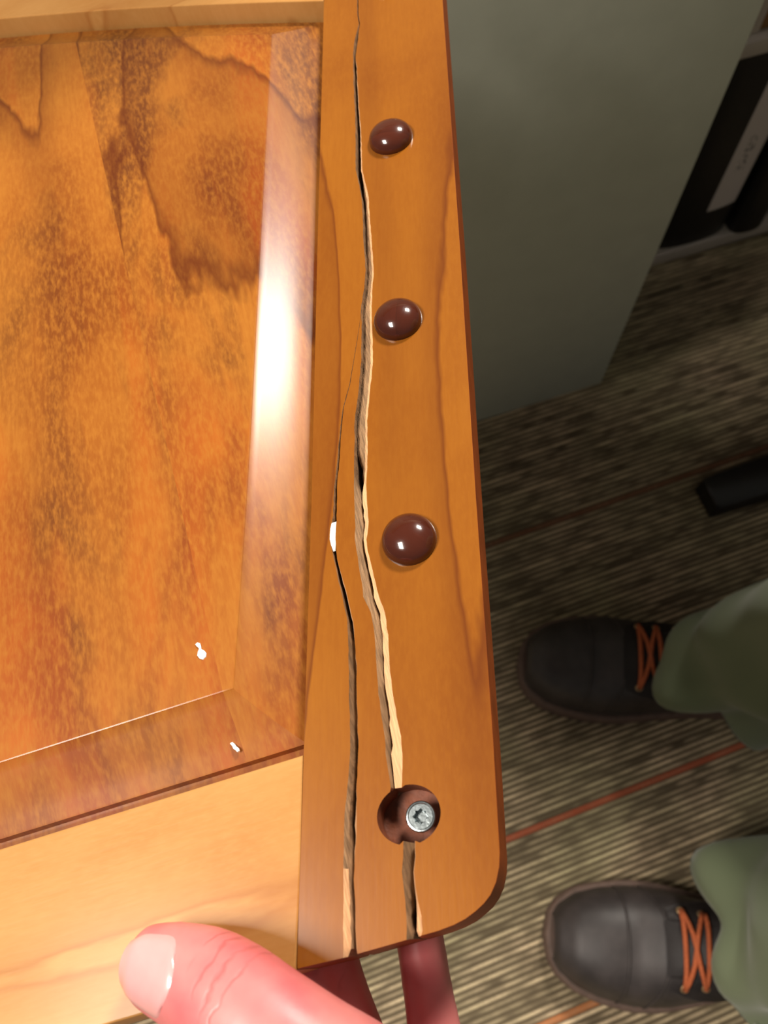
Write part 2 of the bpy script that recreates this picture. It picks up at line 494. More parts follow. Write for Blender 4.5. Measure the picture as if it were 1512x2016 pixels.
bar('foot_bar', (-0.352, 0.0, 0.0005), (0.03, 0.0, 0.0005), 0.0185, 0.028, 0.028, 0.050, tb)
bar('cross_bar', (0.0, -0.19, 0.0005), (0.0, -0.029, 0.0005), 0.022, 0.028, 0.028, 0.050, tb)
bar('cross_bar', (0.0, 0.19, 0.0005), (0.0, 0.029, 0.0005), 0.022, 0.028, 0.028, 0.050, tb)
bm = bmesh.new(); box(bm, -0.03, 0.03, -0.028, 0.028, 0.0515, 0.70, 0.004); bm_obj('column', bm, M_BLACK, tb)
bm = bmesh.new(); box(bm, -0.25, 0.30, -0.17, 0.24, 0.701, 0.725, 0.004); bm_obj('table_top', bm, M_SHELF, tb)

# ------------------------------------------------------------------ the split board
U = Vector((0.9472, 0.2588, 0.1890)).normalized()
V = Vector((-0.2410, 0.9640, -0.1124)); V = (V - U * V.dot(U)).normalized()
N = U.cross(V)
ORG = Vector((0.00573, 0.01593, 0.73290))
BM = Matrix(((U.x, V.x, N.x, ORG.x), (U.y, V.y, N.y, ORG.y), (U.z, V.z, N.z, ORG.z), (0, 0, 0, 1)))
board = empty('raised_panel_board', mat=BM)
tag(board, 'glossy cherry raised-panel frame with a badly split side stile, held in the hand', 'wood frame')
THICK = 19.0
rnd = random.Random(4)


def V3(a, b, h): return Vector((a * 0.001, b * 0.001, h * 0.001))


def lerp(p, q, t): return (p[0] + (q[0] - p[0]) * t, p[1] + (q[1] - p[1]) * t)


def extend(p, q, b):
    """point on the line p->q at height b"""
    t = (b - p[1]) / (q[1] - p[1])
    return lerp(p, q, t)


def interp(tab, b):
    """piecewise table [(b, (...))] sorted by falling b"""
    if b >= tab[0][0]: return tab[0][1]
    for (b0, v0), (b1, v1) in zip(tab, tab[1:]):
        if b >= b1:
            t = (b0 - b) / (b0 - b1)
            return tuple(x + (y - x) * t for x, y in zip(v0, v1))
    return tab[-1][1]


# cross-section of the splits: chip of left edge, its depth, chip of right edge, its depth, open slit from, to, depth there
SEC_A = [(150, (0.1, 1, 0.1, 1, 0.4, 0.6, 8)), (95, (0.1, 1, 0.15, 1, 0.2, 0.8, 9)), (66, (0.05, 1, 0.3, 1.2, 0.1, 0.7, 9)), (50, (0.05, 1, 0.3, 1.2, 0.1, 0.7, 9)),
         (46, (0.05, .8, 0.12, .8, 0.80, 0.86, 4)), (26, (0.05, .8, 0.12, .8, 0.80, 0.86, 4)), (18, (0.25, 1, 0.12, 1, 0.5, 0.8, 6)), (8, (0.3, 1, 0.12, 1, 0.4, 0.8, 8)),
         (2, (0.35, 1.2, 0.25, 1.5, 0.4, 0.55, 6)), (-8, (0.45, 1.0, 0.08, 1, 0.90, 0.92, 3)), (-26, (0.5, 1.2, 0.15, 1, 0.80, 0.82, 3))]
SEC_B = [(320, (0.1, 1, 0.3, 1, 0.3, 0.5, 6)), (282, (0.1, 1, 0.4, 1, 0.3, 0.4, 6)), (274, (0.08, 1, 0.25, .7, 0.1, 0.75, 9)), (206, (0.05, 1, 0.25, .7, 0.08, 0.72, 9)),
         (201, (0.05, .6, 0.35, .5, 0.02, 0.12, 4)), (160, (0.05, .6, 0.24, .5, 0.01, 0.06, 2.6)), (101, (0.05, .6, 0.20, .5, 0.01, 0.06, 2.6)), (97, (0.03, 1, 0.20, .6, 0.02, 0.32, 5)),
         (92, (0.03, 1, 0.22, .6, 0.02, 0.36, 6)), (88, (0.50, 1.6, 0.36, .5, 0.52, 0.60, 6)), (60, (0.58, 1.6, 0.30, .5, 0.60, 0.66, 6)), (50, (0.5, 1.8, 0.42, .7, 0.54, 0.57, 4)),
         (24, (0.36, 1.8, 0.55, .8, 0.40, 0.42, 4)), (12, (0.15, 1.4, 0.70, .9, 0.2, 0.22, 3)), (5, (0.15, 1.4, 0.7, 1.2, 0.2, 0.22, 3))]
SEC_B3 = [(-5, (0.05, 1, 0.06, .6, 0.75, 0.88, 5)), (-17, (0.08, 1, 0.16, .8, 0.75, 0.80, 5)), (-19, (0.08, 1, 0.3, 1., 0.10, 0.55, 9)), (-20.5, (0.08, 1, 0.3, 1., 0.10, 0.55, 9)), (-22, (0.2, 1.0, 0.4, 1.2, 0.4, 0.44, 3)), (-27, (0.3, 1.2, 0.45, 1.4, 0.45, 0.48, 3))]


def refine(L, R, sec, step=1.6, amp=0.10):
    """resample a split, with the little raggedness of torn fibres"""
    out = []
    for i in range(len(L) - 1):
        n_ = max(1, int(abs(L[i][1] - L[i + 1][1]) / step))
        for k in range(n_):
            t = k / n_
            out.append((lerp(L[i], L[i + 1], t), lerp(R[i], R[i + 1], t)))
    out.append((L[-1], R[-1]))
    res = []
    for j, (l, r) in enumerate(out):
        w = math.hypot(r[0] - l[0], r[1] - l[1])
        k = min(amp, w * 0.12) * (0 if j in (0, len(out) - 1) else 1)
        l = (l[0] + rnd.uniform(-k, k), l[1]); r = (r[0] + rnd.uniform(-k, k), r[1])
        c = list(interp(sec, l[1]))
        c[4] = c[4] + rnd.uniform(-.04, .04); c[5] = c[5] + rnd.uniform(-.04, .04)
        c[0] *= rnd.uniform(.85, 1.1); c[2] *= rnd.uniform(.8, 1.1)
        if c[5] < c[4]: c[5] = c[4]
        res.append((l, r, c))
    return res


ST_A = refine(CRACK_A_L, CRACK_A_R, SEC_A)
ST_B1 = refine(CRACK_B_L, CRACK_B_R, SEC_B)
ST_B2 = refine(CRACK_B2_L, CRACK_B2_R, SEC_B)
ST_B3 = refine(CRACK_B3_L, CRACK_B3_R, SEC_B3)


def wall_of(st, side):
    """four ring positions (a,b,h) of one edge of a split"""
    res = []
    for l, r, c in st:
        cl, dl, cr, dr, g0, g1, dp = c
        if side == 'L':
            p0, p1, p2 = l, lerp(l, r, min(cl, g0)), lerp(l, r, g0); d1 = dl
        else:
            p0, p1, p2 = r, lerp(r, l, min(cr, 1 - g1)), lerp(r, l, 1 - g1); d1 = dr
        res.append(((*p0, 0), (*p1, -d1), (*p2, -max(dp, d1 + .3)), (*p2, -THICK)))
    return res


def straight(pts, kind='outer'):
    return [((a, b, 0), (a, b, -4.5), (a, b, -9.5), (a, b, -THICK)) for a, b in pts]


HOLE_A, HOLE_B = 7.6, 6.7


def hole_arc(p, q, ccw):
    a0 = math.atan2(p[1] / HOLE_B, p[0] / HOLE_A); a1 = math.atan2(q[1] / HOLE_B, q[0] / HOLE_A)
    if ccw and a1 < a0: a1 += 2 * math.pi
    if not ccw and a1 > a0: a1 -= 2 * math.pi
    n_ = 26
    pts = [(HOLE_A * math.cos(a0 + (a1 - a0) * k / n_), HOLE_B * math.sin(a0 + (a1 - a0) * k / n_)) for k in range(n_ + 1)]
    return [((a, b, 0), (a, b, -1.5), (a, b, -9.5), (a, b, -THICK)) for a, b in pts]


def build_piece(name, chain, mats, right=lambda i: True):
    """chain: list of (ring positions, tag); closed outline of one broken piece"""
    bm = bmesh.new()
    rings = [[bm.verts.new(V3(*pos[k])) for pos, _ in chain] for k in range(4)]
    n_ = len(chain)
    outer_edges = []
    f = bm.faces.new(rings[0]); f.material_index = 0
    bk = bm.faces.new(rings[3][::-1]); bk.material_index = 0
    for i in range(n_):
        j = (i + 1) % n_
        ti, tj = chain[i][1], chain[j][1]
        side_r = right(i)
        t = 'outer' if 'outer' in (ti, tj) and ti != tj else ti
        if {ti, tj} == {'crack', 'bore'}: t = 'bore'
        for k in range(3):
            fc = bm.faces.new((rings[k][i], rings[k + 1][i], rings[k + 1][j], rings[k][j]))
            if t == 'crack': fc.material_index = 2 if k == 0 and side_r else 1
            elif t == 'bore': fc.material_index = 3
            else: fc.material_index = 4 if t == 'outer' else 0
        if t in ('outer',) and ti == tj == 'outer':
            e = bm.edges.get((rings[0][i], rings[0][j]))
            if e: outer_edges.append(e)
    bmesh.ops.recalc_face_normals(bm, faces=bm.faces)
    if outer_edges:
        bmesh.ops.bevel(bm, geom=outer_edges, offset=0.0026, segments=8, profile=0.5, affect='EDGES', clamp_overlap=True, material=4)
    bmesh.ops.triangulate(bm, faces=[f for f in bm.faces if len(f.verts) > 4])
    o = bm_obj(name, bm, mats, board, angle=32, flat=True)
    return o


T_ = lambda rings, t: [(r, t) for r in rings]
TOPB = 402.0
sl_top = extend(STILE_LEFT[-1], STILE_LEFT[0], TOPB)
sr_top = extend(STILE_RIGHT[-1], STILE_RIGHT[0], TOPB - 12)
ck_top = extend(CRACK_B_L[1], CRACK_B_L[0], TOPB - 5)
SM = (M_STILE, M_RAW, M_CREAM, M_BORE, M_END)

# left piece: crack B upper left edge, crack A left edge, bottom, stile's inner edge
wl = wall_of(ST_B1, 'L'); wa = wall_of(ST_A, 'L')
bot_l = [p for p in STILE_BOTTOM if p[0] < -23.5]
end_a = ((-22.3, -25.15))
wa[-1] = tuple((-22.0 + dx, -25.15, z) for dx, z in ((0, 0), (0.8, -1.5), (1.4, -9.5), (1.4, -THICK)))
chain = T_([((ck_top[0], ck_top[1], 0), (ck_top[0], ck_top[1], -1), (ck_top[0], ck_top[1], -9.5), (ck_top[0], ck_top[1], -THICK))], 'crack')
chain += T_(wl, 'crack') + T_(wa[1:], 'crack')
chain += T_(straight([(-23.2, -25.15), (-28, -24.9), (-32.6, -24.7)]), 'outer')
inner = list(STILE_LEFT[::-1])
inner[0] = (-32.45, -23.6)
chain += T_(straight(inner + [sl_top]), 'inner')
p_left = build_piece('stile_piece', chain, SM, lambda i: chain[i][0][0][1] < -6)
p_left['seed'] = 0.0

# middle sliver: between crack A and crack B
wr = wall_of(ST_A, 'R'); wb2 = wall_of(ST_B2, 'L'); wb3 = wall_of(ST_B3, 'L')
wr[-1] = tuple((-18.6 + dx, -25.2, z) for dx, z in ((0, 0), (-0.3, -1), (-0.6, -9.5), (-0.6, -THICK)))
wb3[-1] = tuple((-7.3 + dx, -25.25, z) for dx, z in ((0, 0), (0.7, -1.5), (1.3, -9.5), (1.3, -THICK)))
chain = T_(wr, 'crack') + T_(straight([(-17.6, -25.2), (-12.35, -25.25), (-8.4, -25.25)]), 'outer')
chain += T_(wb3[::-1], 'crack')
chain += T_(hole_arc((ST_B3[0][0][0], ST_B3[0][0][1]), ST_B2[-1][0], False)[1:-1], 'bore')
chain += T_(wb2[::-1][:-1], 'crack')
n_r = len(wr)
p_mid = build_piece('stile_piece', chain, SM, lambda i: i < n_r)
p_mid['seed'] = 0.0

# right piece
wr1 = wall_of(ST_B1, 'R'); wr2 = wall_of(ST_B2, 'R'); wr3 = wall_of(ST_B3, 'R')
wr3[-1] = tuple((-3.9 + dx, -25.25, z) for dx, z in ((0, 0), (-0.8, -1.6), (-1.6, -9.5), (-1.6, -THICK)))
chain = T_([((ck_top[0] + .4, ck_top[1], 0), (ck_top[0] + .4, ck_top[1], -1), (ck_top[0] + .4, ck_top[1], -9.5), (ck_top[0] + .4, ck_top[1], -THICK))], 'crack')
chain += T_(wr1, 'crack') + T_(wr2, 'crack')
chain += T_(hole_arc(ST_B2[-1][1], ST_B3[0][1], False)[1:-1], 'bore')
chain += T_(wr3, 'crack')
chain += T_(straight([(-2.6, -25.3), (0.15, -25.3)] + STILE_CORNER[-2::-1] + STILE_RIGHT[::-1] + [sr_top]), 'outer')
p_right = build_piece('stile_piece', chain, SM)
p_right['seed'] = 0.0
p_right['label'] = 'outer strip of the split stile with rounded corner'
p_mid['label'] = 'loose sliver of the stile between two splits'
p_left['label'] = 'inner strip of the split stile beside the panel'

# floor of the counterbore and the screw
bm = bmesh.new()
n_ = 36
ri = []
for rad, h in ((0.30, -8.4), (0.7, -8.2), (1.02, -8.0)):
    ri.append([bm.verts.new(V3(HOLE_A * rad * math.cos(2 * math.pi * k / n_), HOLE_B * rad * math.sin(2 * math.pi * k / n_), h + rnd.uniform(-.15, .15))) for k in range(n_)])
for A_, B_ in zip(ri, ri[1:]):
    for k in range(n_): bm.faces.new((A_[k], A_[(k + 1) % n_], B_[(k + 1) % n_], B_[k]))
bm.faces.new(ri[0])
bm_obj('bore_floor', bm, M_BORE, board)['label'] = 'dark counterbored screw hole without its plug'

bm = bmesh.new()
SX, SY = SCREW[0][0] + 0.2, SCREW[0][1]
n_ = 72
def screw_prof(k, kind):
    ang = 2 * math.pi * k / n_ + 0.35
    return ang
rings = []
def ring(fn, h):
    vs = []
    for k in range(n_):
        ang = 2 * math.pi * k / n_
        r = fn(ang)
        vs.append(bm.verts.new(V3(SX + r * math.cos(ang + 0.5), SY + r * math.sin(ang + 0.5), h)))
    rings.append(vs)
def sq(r):      # square recess with four small cross notches
    def f(a):
        c = abs(math.cos(a)); s = abs(math.sin(a))
        base = r / max(c, s)
        d = (a + math.pi / 4) % (math.pi / 2) - math.pi / 4
        return base * (1 + (0.30 * max(0.0, 1 - abs(d) / 0.26)))
    return f
ring(lambda a: 1.7, -9.0); ring(lambda a: 1.7, -5.6); ring(lambda a: 3.0, -3.4); ring(lambda a: 3.55, -3.0); ring(lambda a: 3.6, -2.5)
ring(lambda a: 3.35, -2.15); ring(lambda a: 3.05, -2.1); ring(lambda a: 2.85, -2.3); ring(sq(1.38), -2.3); ring(sq(1.25), -2.55); ring(sq(1.1), -4.2)
for A_, B_ in zip(rings, rings[1:]):
    for k in range(n_): bm.faces.new((A_[k], A_[(k + 1) % n_], B_[(k + 1) % n_], B_[k]))
bm.faces.new(rings[0]); bm.faces.new(rings[-1])
so = bm_obj('screw', bm, M_ZINC, board, angle=30)
so['label'] = 'zinc screw head with square recess'


# domed plugs
def plug_mesh(r):
    bm = bmesh.new()
    n_ = 40
    prof = [(r, -3.0), (r, 0.5), (r * .985, 1.3), (r * .93, 2.3), (r * .82, 3.3), (r * .66, 4.15), (r * .46, 4.75), (r * .24, 5.1), (r * .08, 5.2)]
    rg = [[bm.verts.new(V3(a * math.cos(2 * math.pi * k / n_), a * math.sin(2 * math.pi * k / n_), h)) for k in range(n_)] for a, h in prof]
    for A_, B_ in zip(rg, rg[1:]):
        for k in range(n_): bm.faces.new((A_[k], A_[(k + 1) % n_], B_[(k + 1) % n_], B_[k]))
    bm.faces.new(rg[0]); bm.faces.new(rg[-1])
    return bm


plugs = PLUGS + [(93.5, 388.0)]
for i, (a, b) in enumerate(plugs[:4]):
    o = bm_obj('wooden_plug', plug_mesh([7.7, 7.7, 7.5, 7.5][i]), M_PLUG, board, angle=60)
    o.location = V3(a, b - 0.6, 0)
    o.rotation_euler = (0, 0, i * 1.3)
    o['seed'] = i * 0.37
    o['label'] = 'dark walnut domed plug'


# rails
def slab(name, outline, mat, bev=0.0005, h0=0.0, seed=0.0, thick=THICK, seg=2):
    bm = bmesh.new()
    top = [bm.verts.new(V3(a, b, h0)) for a, b in outline]
    low = [bm.verts.new(V3(a, b, -thick)) for a, b in outline]
    bm.faces.new(top); bm.faces.new(low[::-1])
    n_ = len(outline)
    es = []
    for i in range(n_):
        j = (i + 1) % n_
        bm.faces.new((top[i], low[i], low[j], top[j]))
    bmesh.ops.recalc_face_normals(bm, faces=bm.faces)
    es = [e for e in bm.edges if all(v in top for v in e.verts)]
    bmesh.ops.bevel(bm, geom=es, offset=bev, segments=seg, profile=0.5, affect='EDGES')
    bmesh.ops.triangulate(bm, faces=[f for f in bm.faces if len(f.verts) > 4])
    o = bm_obj(name, bm, mat, board, angle=32, flat=True)
    o['seed'] = seed
    return o


LEFT_A = -260.0
rl_top = 20.8
xl = lambda b: interp([(b_, (a_,)) for a_, b_ in STILE_LEFT], b)[0] if b < 306 else extend(STILE_LEFT[1], STILE_LEFT[0], b)[0]
slab('bottom_rail', [(LEFT_A, rl_top), (xl(rl_top) - 0.12, rl_top), (xl(-10) - 0.12, -10), (-32.75, -23.6), (-33.0, -24.8), (LEFT_A, -24.8)], M_RAIL, 0.0005, -0.05, 2.3)


def arch(a):     # lower edge of the curved top rail
    t = (a - 46.53)
    return 305.75 - 0.590 * t - 0.000515 * t * t if False else 305.75 - 0.590 * t - 0.00048 * t * t


n_ = 36
xs = [46.3 + (LEFT_A - 46.3) * k / n_ for k in range(n_ + 1)]
low_e = [(x, arch(x)) for x in xs]
low_e[0] = (xl(arch(46.53)) - 0.12, arch(46.53))
up_e = [(x, arch(x) + 75) for x in xs]
up_e[0] = (xl(arch(46.5) + 66) - 0.12, arch(46.5) + 66)
slab('top_rail', low_e + up_e[::-1], M_RAIL, 0.0006, -0.05, 5.1)
slab('stile', [(LEFT_A - 0.1, -25), (LEFT_A - 0.1, arch(LEFT_A) + 90), (LEFT_A - 46, arch(LEFT_A) + 90), (LEFT_A - 46, -25)], M_STILE, 0.002, 0, 7.0)


# raised panel, glued up from boards
def panel_rings():
    nb, nr, nt, nl = 24, 24, 36, 12
    f_ang = lambda a: arch(a)
    res = []
    # parameter k: 0 under the frame ... 1 field edge ; each ring by inset distances
    # inset from rail, inset from stile and top rail, height: groove, bevel, fillet, field
    prof = [(-3.0, -3.0, -11.0), (4.3, 1.7, -11.0), (4.45, 1.85, -8.0), (5.1, 2.6, -7.75), (8.0, 6.2, -6.75), (11.4, 10.3, -5.35), (15.0, 14.4, -3.75),
            (18.7, 18.5, -2.0), (21.0, 21.0, -0.95), (21.3, 21.3, -0.72), (21.6, 21.6, -0.65)]
    for db, d, h in prof:
        b0 = rl_top + db * 1.045
        bl = lambda b, d=d: xl(b) - (d * (0.96 if b < 120 else 0.96 + (b - 120) / 180 * 0.07))
        right_lo = (bl(b0), b0)
        # top right corner: where the inset stile line meets the inset arch
        off = d * 0.98
        fa = lambda a, off=off: arch(a) - off * 1.0
        b = 300.0
        for _ in range(40):
            b = fa(bl(b))
        right_hi = (bl(b), b)
        lx = LEFT_A + d
        pts = []
        pts += [(lx + (right_lo[0] - lx) * i / nb, b0) for i in range(nb)]
        pts += [(bl(b0 + (right_hi[1] - b0) * i / nr), b0 + (right_hi[1] - b0) * i / nr) for i in range(nr)]
        pts += [(right_hi[0] + (lx - right_hi[0]) * i / nt, fa(right_hi[0] + (lx - right_hi[0]) * i / nt)) for i in range(nt)]
        pts += [(lx, fa(lx) + (b0 - fa(lx)) * i / nl) for i in range(nl)]
        res.append((pts, h))
    return res


def panel_bm():
    bm = bmesh.new()
    rg = panel_rings()
    vr = [[bm.verts.new(V3(a, b, h)) for a, b in pts] for pts, h in rg]
    back = [bm.verts.new(V3(a, b, -16)) for a, b in rg[0][0]]
    n_ = len(back)
    allr = [back] + vr
    for A_, B_ in zip(allr, allr[1:]):
        for k in range(n_): bm.faces.new((A_[k], A_[(k + 1) % n_], B_[(k + 1) % n_], B_[k]))
    bm.faces.new(back[::-1]); bm.faces.new(vr[-1])
    return bm


joints = [((JOINT[1][0], JOINT[1][1]), (JOINT[0][0], JOINT[0][1])), ((-148, 0), (-152, 300)), ((-212, 0), (-212, 300))]
for i in range(len(joints) + 1):
    bm = panel_bm()
    for side, jn in ((1, joints[i] if i < len(joints) else None), (-1, joints[i - 1] if i > 0 else None)):
        if jn is None: continue
        (a0_, b0_), (a1_, b1_) = jn
        nrm = Vector((b1_ - b0_, -(a1_ - a0_), 0)).normalized()     # points to the right board
        g = bm.verts[:] + bm.edges[:] + bm.faces[:]
        r_ = bmesh.ops.bisect_plane(bm, geom=g, dist=1e-7, plane_co=V3(a0_, b0_, 0), plane_no=nrm * side, clear_inner=True, clear_outer=False)
    bmesh.ops.triangulate(bm, faces=[f for f in bm.faces if len(f.verts) > 4])
    o = bm_obj('panel_board', bm, M_PANEL, board, angle=20, flat=True)
    o['seed'] = 3.1 + 1.7 * i


# white specks of filler
def blob(name, pts, h, thick, label):
    bm = bmesh.new()
    c = Vector((sum(p[0] for p in pts) / len(pts), sum(p[1] for p in pts) / len(pts)))
    r0 = [bm.verts.new(V3(a, b, h(a, b) - 0.3)) for a, b in pts]
    r1 = [bm.verts.new(V3(c.x + (a - c.x) * .93, c.y + (b - c.y) * .93, h(a, b) + thick * .7)) for a, b in pts]
    r2 = [bm.verts.new(V3(c.x + (a - c.x) * .6, c.y + (b - c.y) * .6, h(a, b) + thick)) for a, b in pts]
    m = len(pts)
    for A_, B_ in ((r0, r1), (r1, r2)):
        for k in range(m): bm.faces.new((A_[k], A_[(k + 1) % m], B_[(k + 1) % m], B_[k]))
    bm.faces.new(r2)
    bmesh.ops.triangulate(bm, faces=[f for f in bm.faces if len(f.verts) > 4])
    o = bm_obj(name, bm, M_WHITE, board, angle=60)
    o['label'] = label


ca, cb = DABS[0]
blob('filler_speck', [(ca + x, cb + y) for x, y in ((-1.0, 2.6), (-.3, 3.0), (.4, 2.5), (.55, 1.5), (.5, .6), (1.2, .1), (1.75, -.9), (1.5, -2.0), (.5, -2.5), (-.4, -1.9), (-.9, -.9), (-.6, 0.1), (-.1, .9), (-.3, 1.7))],
     lambda a, b: -0.6, 0.35, 'white speck of filler on the panel')
ca, cb = DABS[1]
blob('filler_speck', [(ca + x, cb + y) for x, y in ((-1.0, 1.5), (-.3, 1.7), (.2, 1.0), (.5, .3), (1.1, -.4), (1.2, -1.2), (.6, -1.4), (.2, -.7), (-.3, -.2), (-.5, .6))],
     lambda a, b: -5.9, 0.35, 'white speck of filler on the panel bevel')
mid = [lerp(l, r, .5) for l, r, c in ST_A if 71.5 < l[1] < 82.2]
wd = [0.35 + 0.62 * math.sin(math.pi * min(1, (k + 1) / len(mid))) ** 0.8 for k in range(len(mid))]
blob('filler_speck', [(p[0] - w_, p[1]) for p, w_ in zip(mid, wd)] + [(p[0] + w_ * .8, p[1]) for p, w_ in list(zip(mid, wd))[::-1]],
     lambda a, b: 0.0, 0.25, 'white filler squeezed out of the thin split')


# ------------------------------------------------------------------ the holding hand
def skin_material():
    n = NT('skin')
    v = n.coords(0, (1, 1, 1), seed=False)
    bl = n.noise(n.coords(0, (70, 70, 70), seed=False), 1.0, 3, 0.5)
    fine = n.noise(n.coords(0, (900, 900, 900), seed=False), 1.0, 2, 0.6)
    col = n.mix(n.ramp(bl, [(0.3, 0.0), (0.7, 1.0)]), srgb(218, 132, 128), srgb(200, 102, 104))
    # creases across the thumb knuckle: planes along the thumb axis
    ax = n.n('VectorMath', operation='DOT_PRODUCT')
    n.l(v, ax.inputs[0]); ax.inputs[1].default_value = tuple(THUMB_DIR)
    wob = n.math('MULTIPLY', n.math('SUBTRACT', n.noise(n.coords(0, (160, 160, 160), seed=False), 1.0, 2, .5), 0.5), 0.005)
    p = n.math('ADD', ax.outputs['Value'], wob)
    p0 = THUMB_DIR.dot(THUMB_TIP)
    cr = None
    for dd, w_ in ((0.0205, .0004), (0.0245, .0005), (0.0285, .0005), (0.0315, .0004)):
        k = n.math('SUBTRACT', 1.0, n.math('DIVIDE', n.math('ABSOLUTE', n.math('SUBTRACT', p, p0 + dd)), w_ * 1.6), clamp=True)
        cr = k if cr is None else n.math('MAXIMUM', cr, k)
    pt = n.noise(n.coords(0, (110, 110, 110), seed=False), 1.0, 1, .5)
    cr = n.math('MULTIPLY', cr, n.ramp(pt, [(0.38, 0.0), (0.55, 1.0)]))
    col = n.mix(n.math('MULTIPLY', cr, 0.45), col, srgb(150, 62, 62))
    n.set(Base_Color=col, Roughness=0.42, Subsurface_Weight=0.15, Subsurface_Scale=0.004, Specular_IOR_Level=0.45)
    n.b.inputs['Subsurface Radius'].default_value = (1.0, 0.35, 0.2)
    h = n.math('SUBTRACT', n.math('MULTIPLY', fine, 0.12), cr)
    n.bump(h, 0.30, 0.0005)
    return n.m


def BP(a, b, h): return BM @ V3(a, b, h)


hand = empty('person', BP(-40, -70, -20))
tag(hand, 'bare left hand gripping the frame with its thumb on the pale rail', 'person')


def ell_tube(bm, secs, sides=28):
    """secs: (centre, half width, half height, up dir); closed by shrinking ends"""
    rings = []
    for i, (c, w_, h_, up) in enumerate(secs):
        t = (secs[min(i + 1, len(secs) - 1)][0] - secs[max(i - 1, 0)][0]).normalized()
        s = t.cross(up).normalized(); q = s.cross(t).normalized()
        rings.append([bm.verts.new(c + s * (w_ * math.cos(x)) + q * (h_ * math.sin(x))) for x in (2 * math.pi * k / sides for k in range(sides))])
    for A_, B_ in zip(rings, rings[1:]):
        for k in range(sides): bm.faces.new((A_[k], A_[(k + 1) % sides], B_[(k + 1) % sides], B_[k]))
    bm.faces.new(rings[0][::-1]); bm.faces.new(rings[-1])


def smooth_path(pts, n_=6):
    """Catmull-Rom through (a,b,h,w,t) tuples"""
    out = []
    P = [pts[0]] + list(pts) + [pts[-1]]
    for i in range(1, len(P) - 2):
        for k in range(n_):
            t = k / n_
            out.append(tuple(0.5 * (2 * b + (c - a) * t + (2 * a - 5 * b + 4 * c - d) * t * t + (3 * b - a - 3 * c + d) * t ** 3)
                             for a, b, c, d in zip(P[i - 1], P[i], P[i + 1], P[i + 2])))
    out.append(tuple(pts[-1]))
    return out


DORSAL = (N * 0.96 + (-U * 0.44 - V * 0.90) * 0.14).normalized()
# thumb: a, b, h, half width, half height  (mm, in the board's frame)
THUMB = [(-67.5, -14.2, 7.2, 1.0, 1.0), (-67.0, -14.4, 7.3, 4.4, 3.4), (-65.9, -14.9, 7.5, 6.9, 5.2), (-63.9, -15.8, 7.8, 8.5, 6.6), (-60.3, -17.5, 8.4, 9.6, 7.6), (-55.0, -20.2, 9.6, 10.7, 8.7),
         (-49.3, -23.8, 11.4, 11.8, 9.7), (-43.3, -29.0, 13.4, 12.6, 10.4), (-37.5, -34.8, 14.6, 12.9, 10.8), (-31.0, -42.0, 13.0, 13.6, 11.6),
         (-25.0, -51.0, 7.0, 16.0, 13.5), (-20.0, -63.0, -6.0, 18.0, 16.0), (-18.0, -78.0, -22.0, 18.0, 16.0), (-18.0, -96, -34, 17, 14), (-18, -112, -40, 14, 12)]
THUMB_TIP = BP(*THUMB[0][:3])
THUMB_DIR = (BP(*THUMB[8][:3]) - BP(*THUMB[5][:3])).normalized()
bm = bmesh.new()
ell_tube(bm, [(BP(a, b, h), w_ * .001, t_ * .001, DORSAL if i < 60 else N) for i, (a, b, h, w_, t_) in enumerate(smooth_path(THUMB))])
# fingers behind the board: centre lines and radii
FINGERS = [
    [(-74, 24, -28, 1), (-73.4, 23, -28, 4), (-72, 20, -28, 6.6), (-66, 0, -28.5, 7.8), (-60, -22, -31, 8.4), (-54, -44, -36, 9.2), (-46, -66, -40, 10.5), (-34, -100, -44, 11)],
    [(-49, 30, -27, 1), (-48.6, 29, -27, 4), (-48, 26, -27, 6.6), (-45, 4, -27.5, 7.6), (-41.5, -20, -29, 8.2), (-39, -44, -35, 9.2), (-36, -67, -40, 10.5), (-30, -100, -44, 11)],
    [(-31, 20, -26.5, 1), (-31, 19, -26.5, 4), (-31, 16, -26.5, 6.0), (-31.4, -4, -26.5, 6.6), (-31.8, -26, -28, 6.9), (-30.5, -48, -34, 8.2), (-27.5, -68, -40, 9.8), (-25, -100, -44, 11)],
    [(-5.5, 2, -26.5, 1), (-5.6, 1, -26.5, 3.6), (-6, -2, -26.5, 5.4), (-8.4, -20, -27, 6.0), (-10.6, -38, -29.5, 6.3), (-13, -56, -35, 7.6), (-16, -72, -40, 9.4), (-19, -100, -44, 11)],
]
for f_ in FINGERS:
    ell_tube(bm, [(BP(a, b, h), r * .001, r * .00095, N) for a, b, h, r in smooth_path(f_)], 20)
ell_tube(bm, [(BP(-30, b, h), w_ * .001, t_ * .001, N) for b, h, w_, t_ in smooth_path([(-72, -41, 20, 8), (-84, -42, 30, 12), (-104, -44, 33, 15), (-128, -47, 28, 17), (-150, -52, 25, 18), (-190, -62, 27, 20), (-250, -78, 33, 25), (-300, -92, 37, 29), (-304, -93, 20, 15)])])
me = bpy.data.meshes.new('hand_raw')
bmesh.ops.recalc_face_normals(bm, faces=bm.faces)
bm.to_mesh(me); bm.free()
tmp = bpy.data.objects.new('hand_raw', me); COL.objects.link(tmp)
md = tmp.modifiers.new('remesh', 'REMESH'); md.mode = 'VOXEL'; md.voxel_size = 0.0011; md.use_smooth_shade = True
ms = tmp.modifiers.new('smooth', 'SMOOTH'); ms.factor = 0.5; ms.iterations = 12
dg = bpy.context.evaluated_depsgraph_get()
me2 = bpy.data.meshes.new_from_object(tmp.evaluated_get(dg))
bpy.data.objects.remove(tmp, do_unlink=True)
bpy.context.view_layer.update()
HI = hand.matrix_world.inverted()
me2.transform(HI)
me2.name = 'hand'
for p in me2.polygons: p.use_smooth = True
THUMB_TIP = HI @ THUMB_TIP
